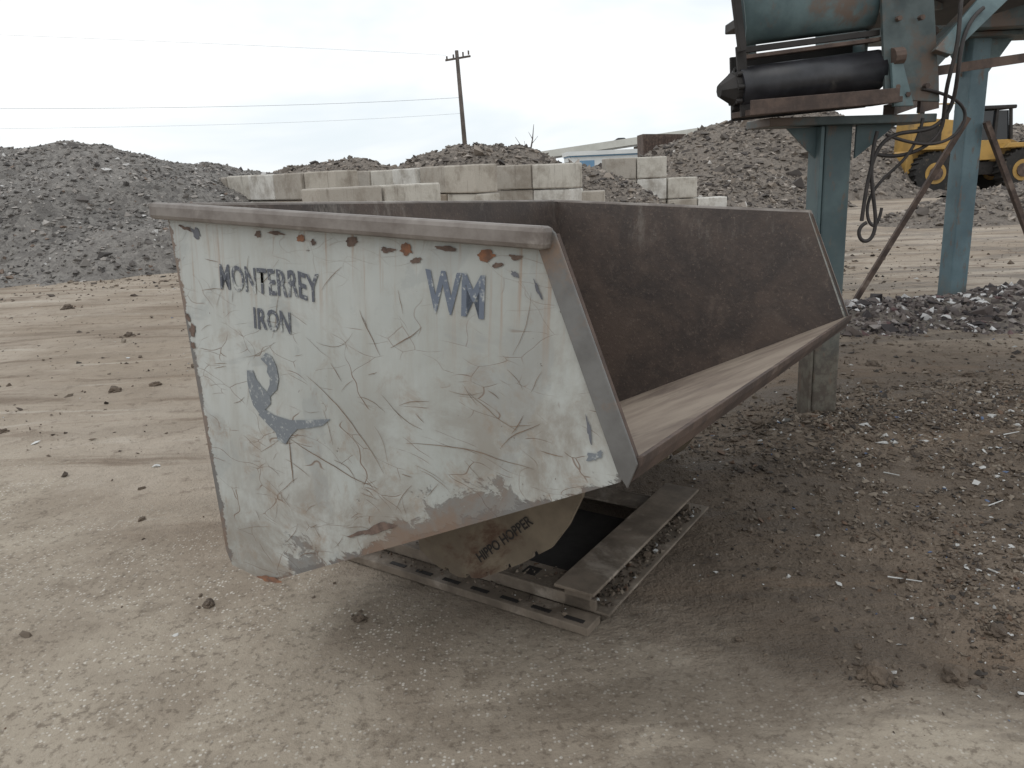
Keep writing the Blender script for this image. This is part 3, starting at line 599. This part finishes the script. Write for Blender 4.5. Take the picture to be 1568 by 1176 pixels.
prism('frame',[(17.2,.7),(17.2,1.3),(22.5,1.2),(22.5,.7)],Ly+.4,Ly+1.7,M_DARK)
prism('grille',[(17.2,2.1),(17.2,2.75),(18.2,2.75),(18.2,2.1)],Ly+.27,Ly+.295,M_DARK,0)
prism('cab_lower',[(19.6,1.3),(19.6,2.1),(21.1,2.1),(21.3,1.3)],Ly+.25,Ly+1.85,M_YEL)
prism('cab_glass',[(19.68,2.1),(19.75,3.25),(20.9,3.25),(21.05,2.1)],Ly+.3,Ly+1.8,M_GL,0)
multi('cab_pillars',[beam((a,Ly+y,2.1),(b,Ly+y,3.3),.1,.1,(0,1,0)) for a,b in ((19.65,19.72),(21.1,20.95),(20.4,20.4)) for y in (.25,1.85)],M_DARK,wl)
box('cab_roof',19.55,21.15,Ly+.15,Ly+1.95,3.3,3.45,M_DARK,wl,.04)
merge('exhaust',[tube((18.6,Ly+.7,2.6),(18.6,Ly+.7,3.6),.07,n=10),tube((17.8,Ly+1.2,2.6),(17.8,Ly+1.2,3.4),.1,n=10)],M_DARK,wl)
multi('handrails',[beam((17.2,Ly+.32,3.0),(17.2,Ly+.32,3.6),.05,.05,(0,1,0)),beam((19.1,Ly+.32,2.9),(19.1,Ly+.32,3.6),.05,.05,(0,1,0)),beam((17.2,Ly+.32,3.6),(19.1,Ly+.32,3.6),.05,.05)],M_YEL,wl)
prism('front_fender',[(20.5,1.75),(20.7,1.95),(22.2,1.95),(22.3,1.8)],Ly-.35,Ly+.35,M_YEL)
multi('lift_arm',[beam((21.1,Ly+.6,2.0),(23.6,Ly+.6,.9),.15,.35),beam((21.1,Ly+1.5,2.0),(23.6,Ly+1.5,.9),.15,.35)],M_YEL,wl)
prism('bucket',[(23.4,.2),(23.4,1.4),(23.8,1.5),(24.8,.15),(24.7,.05)],Ly-.4,Ly+2.5,M_YEL)
# ------------------------------------------------------------------ ground debris
def gpos(x,y): return np.array([gz(a,b) for a,b in zip(x,y)])
def scat(name,x,y,s,mat,flat=.5,parent=None,mg=.10):
    u=(x-.23)*.8317-(y-2.4)*.5552; v=(x-.23)*.5552+(y-2.4)*.8317
    m=~((u>-1.6)&(u<mg)&(v>-mg)&(v<1.25)); x,y,s=x[m],y[m],s[m]
    P=np.stack([x,y,gpos(x,y)+s*.12],1); return chunkmesh(name,P,s,mat,flat,parent)
deb=empty('ground_debris')
n=14000; yy=2.0+rng.random(n)**1.3*19; xx=rng.uniform(-1,1,n)*(yy*.75+1)
keep=np.array([ (noise.noise(Vector((a*.9,b*.9,4)))>.15 or random.random()<.10) and (b+.6*a>2.9 or random.random()<.10) for a,b in zip(xx,yy)])
xx,yy=xx[keep],yy[keep]
scat('sparse_gravel',xx,yy,.0023*rng.lognormal(0,.55,len(xx))*(1+yy*.16),M_CH_GR,.5,deb)
def cl(cx,cy,sx,sy,n,s,nm):
    scat(nm,rng.normal(cx,sx,n),rng.normal(cy,sy,n),np.minimum(s*rng.lognormal(0,.55,n),s*3.2),M_CH_GR,.55,deb)
cl(2.4,4.4,.55,.4,7000,.0075,'heap_a'); cl(2.9,3.5,.55,.5,7000,.0066,'heap_b'); cl(1.8,4.4,.3,.25,1900,.0082,'heap_c'); cl(2.05,2.6,.28,.35,5200,.0052,'heap_d')
cl(1.7,3.6,.45,.55,4800,.0056,'heap_e'); cl(4,5.5,1.2,1,3200,.009,'heap_g'); cl(3.5,12,3,3,2200,.015,'field_a'); cl(-4,8,2.5,2.5,600,.012,'field_b'); cl(-6,14,2.5,1.2,900,.018,'field_c')
cl(1.0,4.4,.4,.5,900,.007,'heap_h'); cl(3.4,4.6,.5,.5,3800,.0082,'heap_i'); cl(1.65,2.38,.17,.17,1800,.0045,'heap_j'); cl(1.25,3.0,.3,.35,900,.0045,'heap_k'); cl(1.12,2.12,.07,.05,160,.004,'heap_l')
M_CLOD=simple('mud_clod',srgb(106,93,80),srgb(82,71,61),14,.9,0,.9,.012); M_LITTER=simple('pale_litter',srgb(205,205,202),srgb(180,180,178),6,.6)
def lumps(pts,nm):
    vs=[];fs=[]
    for k,(x,y,s) in enumerate(pts):
        subs=[(0,0,1)]+[(random.gauss(0,1.1),random.gauss(0,1.1),random.uniform(.15,.4)) for _ in range(6)]
        for (ox,oy,q) in subs:
            r=s*q; cx,cy=x+ox*s,y+oy*s; bm=bmesh.new(); bmesh.ops.create_icosphere(bm,subdivisions=3 if q==1 else 2,radius=1)
            z0=gz(cx,cy); o=len(vs); sd=random.uniform(0,50)
            el=random.uniform(.75,1.3)
            for v in bm.verts:
                k_=1+.45*noise.fractal(v.co*1.3+Vector((sd,0,0)),.9,2,4)
                vs.append((cx+v.co.x*k_*r*el,cy+v.co.y*k_*r/el,z0+r*.25+v.co.z*k_*r*.65))
            fs+=[tuple(w.index+o for w in f.verts) for f in bm.faces]; bm.free()
    mesh(nm,vs,fs,M_CLOD,deb)
lumps([(-1.25,2.75,.024),(-.62,2.6,.022),(-3.3,6.2,.045),(-3.0,6.3,.04),(-2.9,6.9,.035),(-4.3,8.6,.05),(-2.3,5.6,.025),(-3.6,5.2,.03),(-.9,5,.03),(-3.2,9.2,.05),(1.5,4.5,.045),(2.0,4.1,.035),(1.3,4.3,.03),(2.6,5.4,.045),(2.9,6.0,.05),(3.4,5.5,.04),(1.12,2.12,.045),(1.37,2.11,.04),(.75,2.35,.012),(.86,2.6,.014),(1.62,2.3,.028),(-1.9,3.6,.018),(-6.3,11,.07),(-2.0,7.6,.04),(2.3,3.2,.026),(2.7,4.6,.035),(1.8,3.1,.018)],'mud_clods')
x_=[(-1.3,2.55,.012),(-2.15,4.35,.033),(-3.2,4.9,.025),(1.52,2.28,.016),(-3.8,7.5,.03),(.95,2.7,.008),(-2.6,6.6,.02),(1.5,3.3,.012),(2.2,3.8,.018),(-1.75,4.6,.012),(2.9,4.2,.016),(1.75,4.0,.012),(2.5,3.1,.012),(1.9,2.9,.009),(2.1,4.6,.02)]
a_=np.array(x_); chunkmesh('pale_litter',np.stack([a_[:,0],a_[:,1],gpos(a_[:,0],a_[:,1])+a_[:,2]*.2],1),a_[:,2],M_LITTER,.3,deb)
def sticks(pts): merge('metal_slivers',[tube((x,y,gz(x,y)+.012),(x+l*math.cos(a),y+l*math.sin(a),gz(x,y)+.018),.003,.002,n=6) for x,y,l,a in pts],M_LITTER,deb)
sticks([(1.45,2.72,.12,-.5),(2.2,3.3,.10,.4),(1.9,3.7,.08,-.9),(2.7,4.0,.10,.2)])
# ------------------------------------------------------------------ world & light
w=bpy.data.worlds.new('World'); scene.world=w; w.use_nodes=True; nt=w.node_tree
bg=nt.nodes['Background']; sky=nt.nodes.new('ShaderNodeTexSky'); sky.sky_type='NISHITA'; sky.sun_disc=False
EL,AZ=math.radians(58),math.radians(215)
sky.sun_elevation=EL; sky.sun_rotation=AZ
tc=nt.nodes.new('ShaderNodeTexCoord')
mp=N(nt,'ShaderNodeMapping'); mp.inputs['Scale'].default_value=(1,1,3.2); mp.inputs['Location'].default_value=(.4,.2,0); nt.links.new(tc.outputs['Generated'],mp.inputs['Vector'])
cf=noi(nt,mp.outputs[0],1.6,5,.55,.3)
cloud=mix(nt,rng_(nt,cf,.38,.60),(7.5,8.15,8.6,1),(9.9,9.9,9.85,1))
sc_=mix(nt,.94,sky.outputs[0],cloud)
nt.links.new(sc_,bg.inputs['Color']); bg.inputs['Strength'].default_value=.117
sl=bpy.data.lights.new('sun','SUN'); sl.energy=.6; sl.angle=math.radians(45); sl.color=(1,.97,.93)
so=bpy.data.objects.new('sun',sl); col.objects.link(so)
d=Vector((math.sin(AZ)*math.cos(EL),math.cos(AZ)*math.cos(EL),math.sin(EL)))
so.rotation_euler=d.to_track_quat('Z','Y').to_euler()
scene.view_settings.view_transform='Standard'; scene.view_settings.look='None'; scene.view_settings.exposure=0
# ------------------------------------------------------------------ camera
cam=bpy.data.cameras.new('camera'); cam.sensor_width=36; cam.lens=27.09; cam.clip_end=3000; cam.clip_start=.05
co=bpy.data.objects.new('camera',cam); col.objects.link(co); co.location=(0,0,1.6); co.rotation_euler=(1.30375,.04197,-.01148)
scene.camera=co
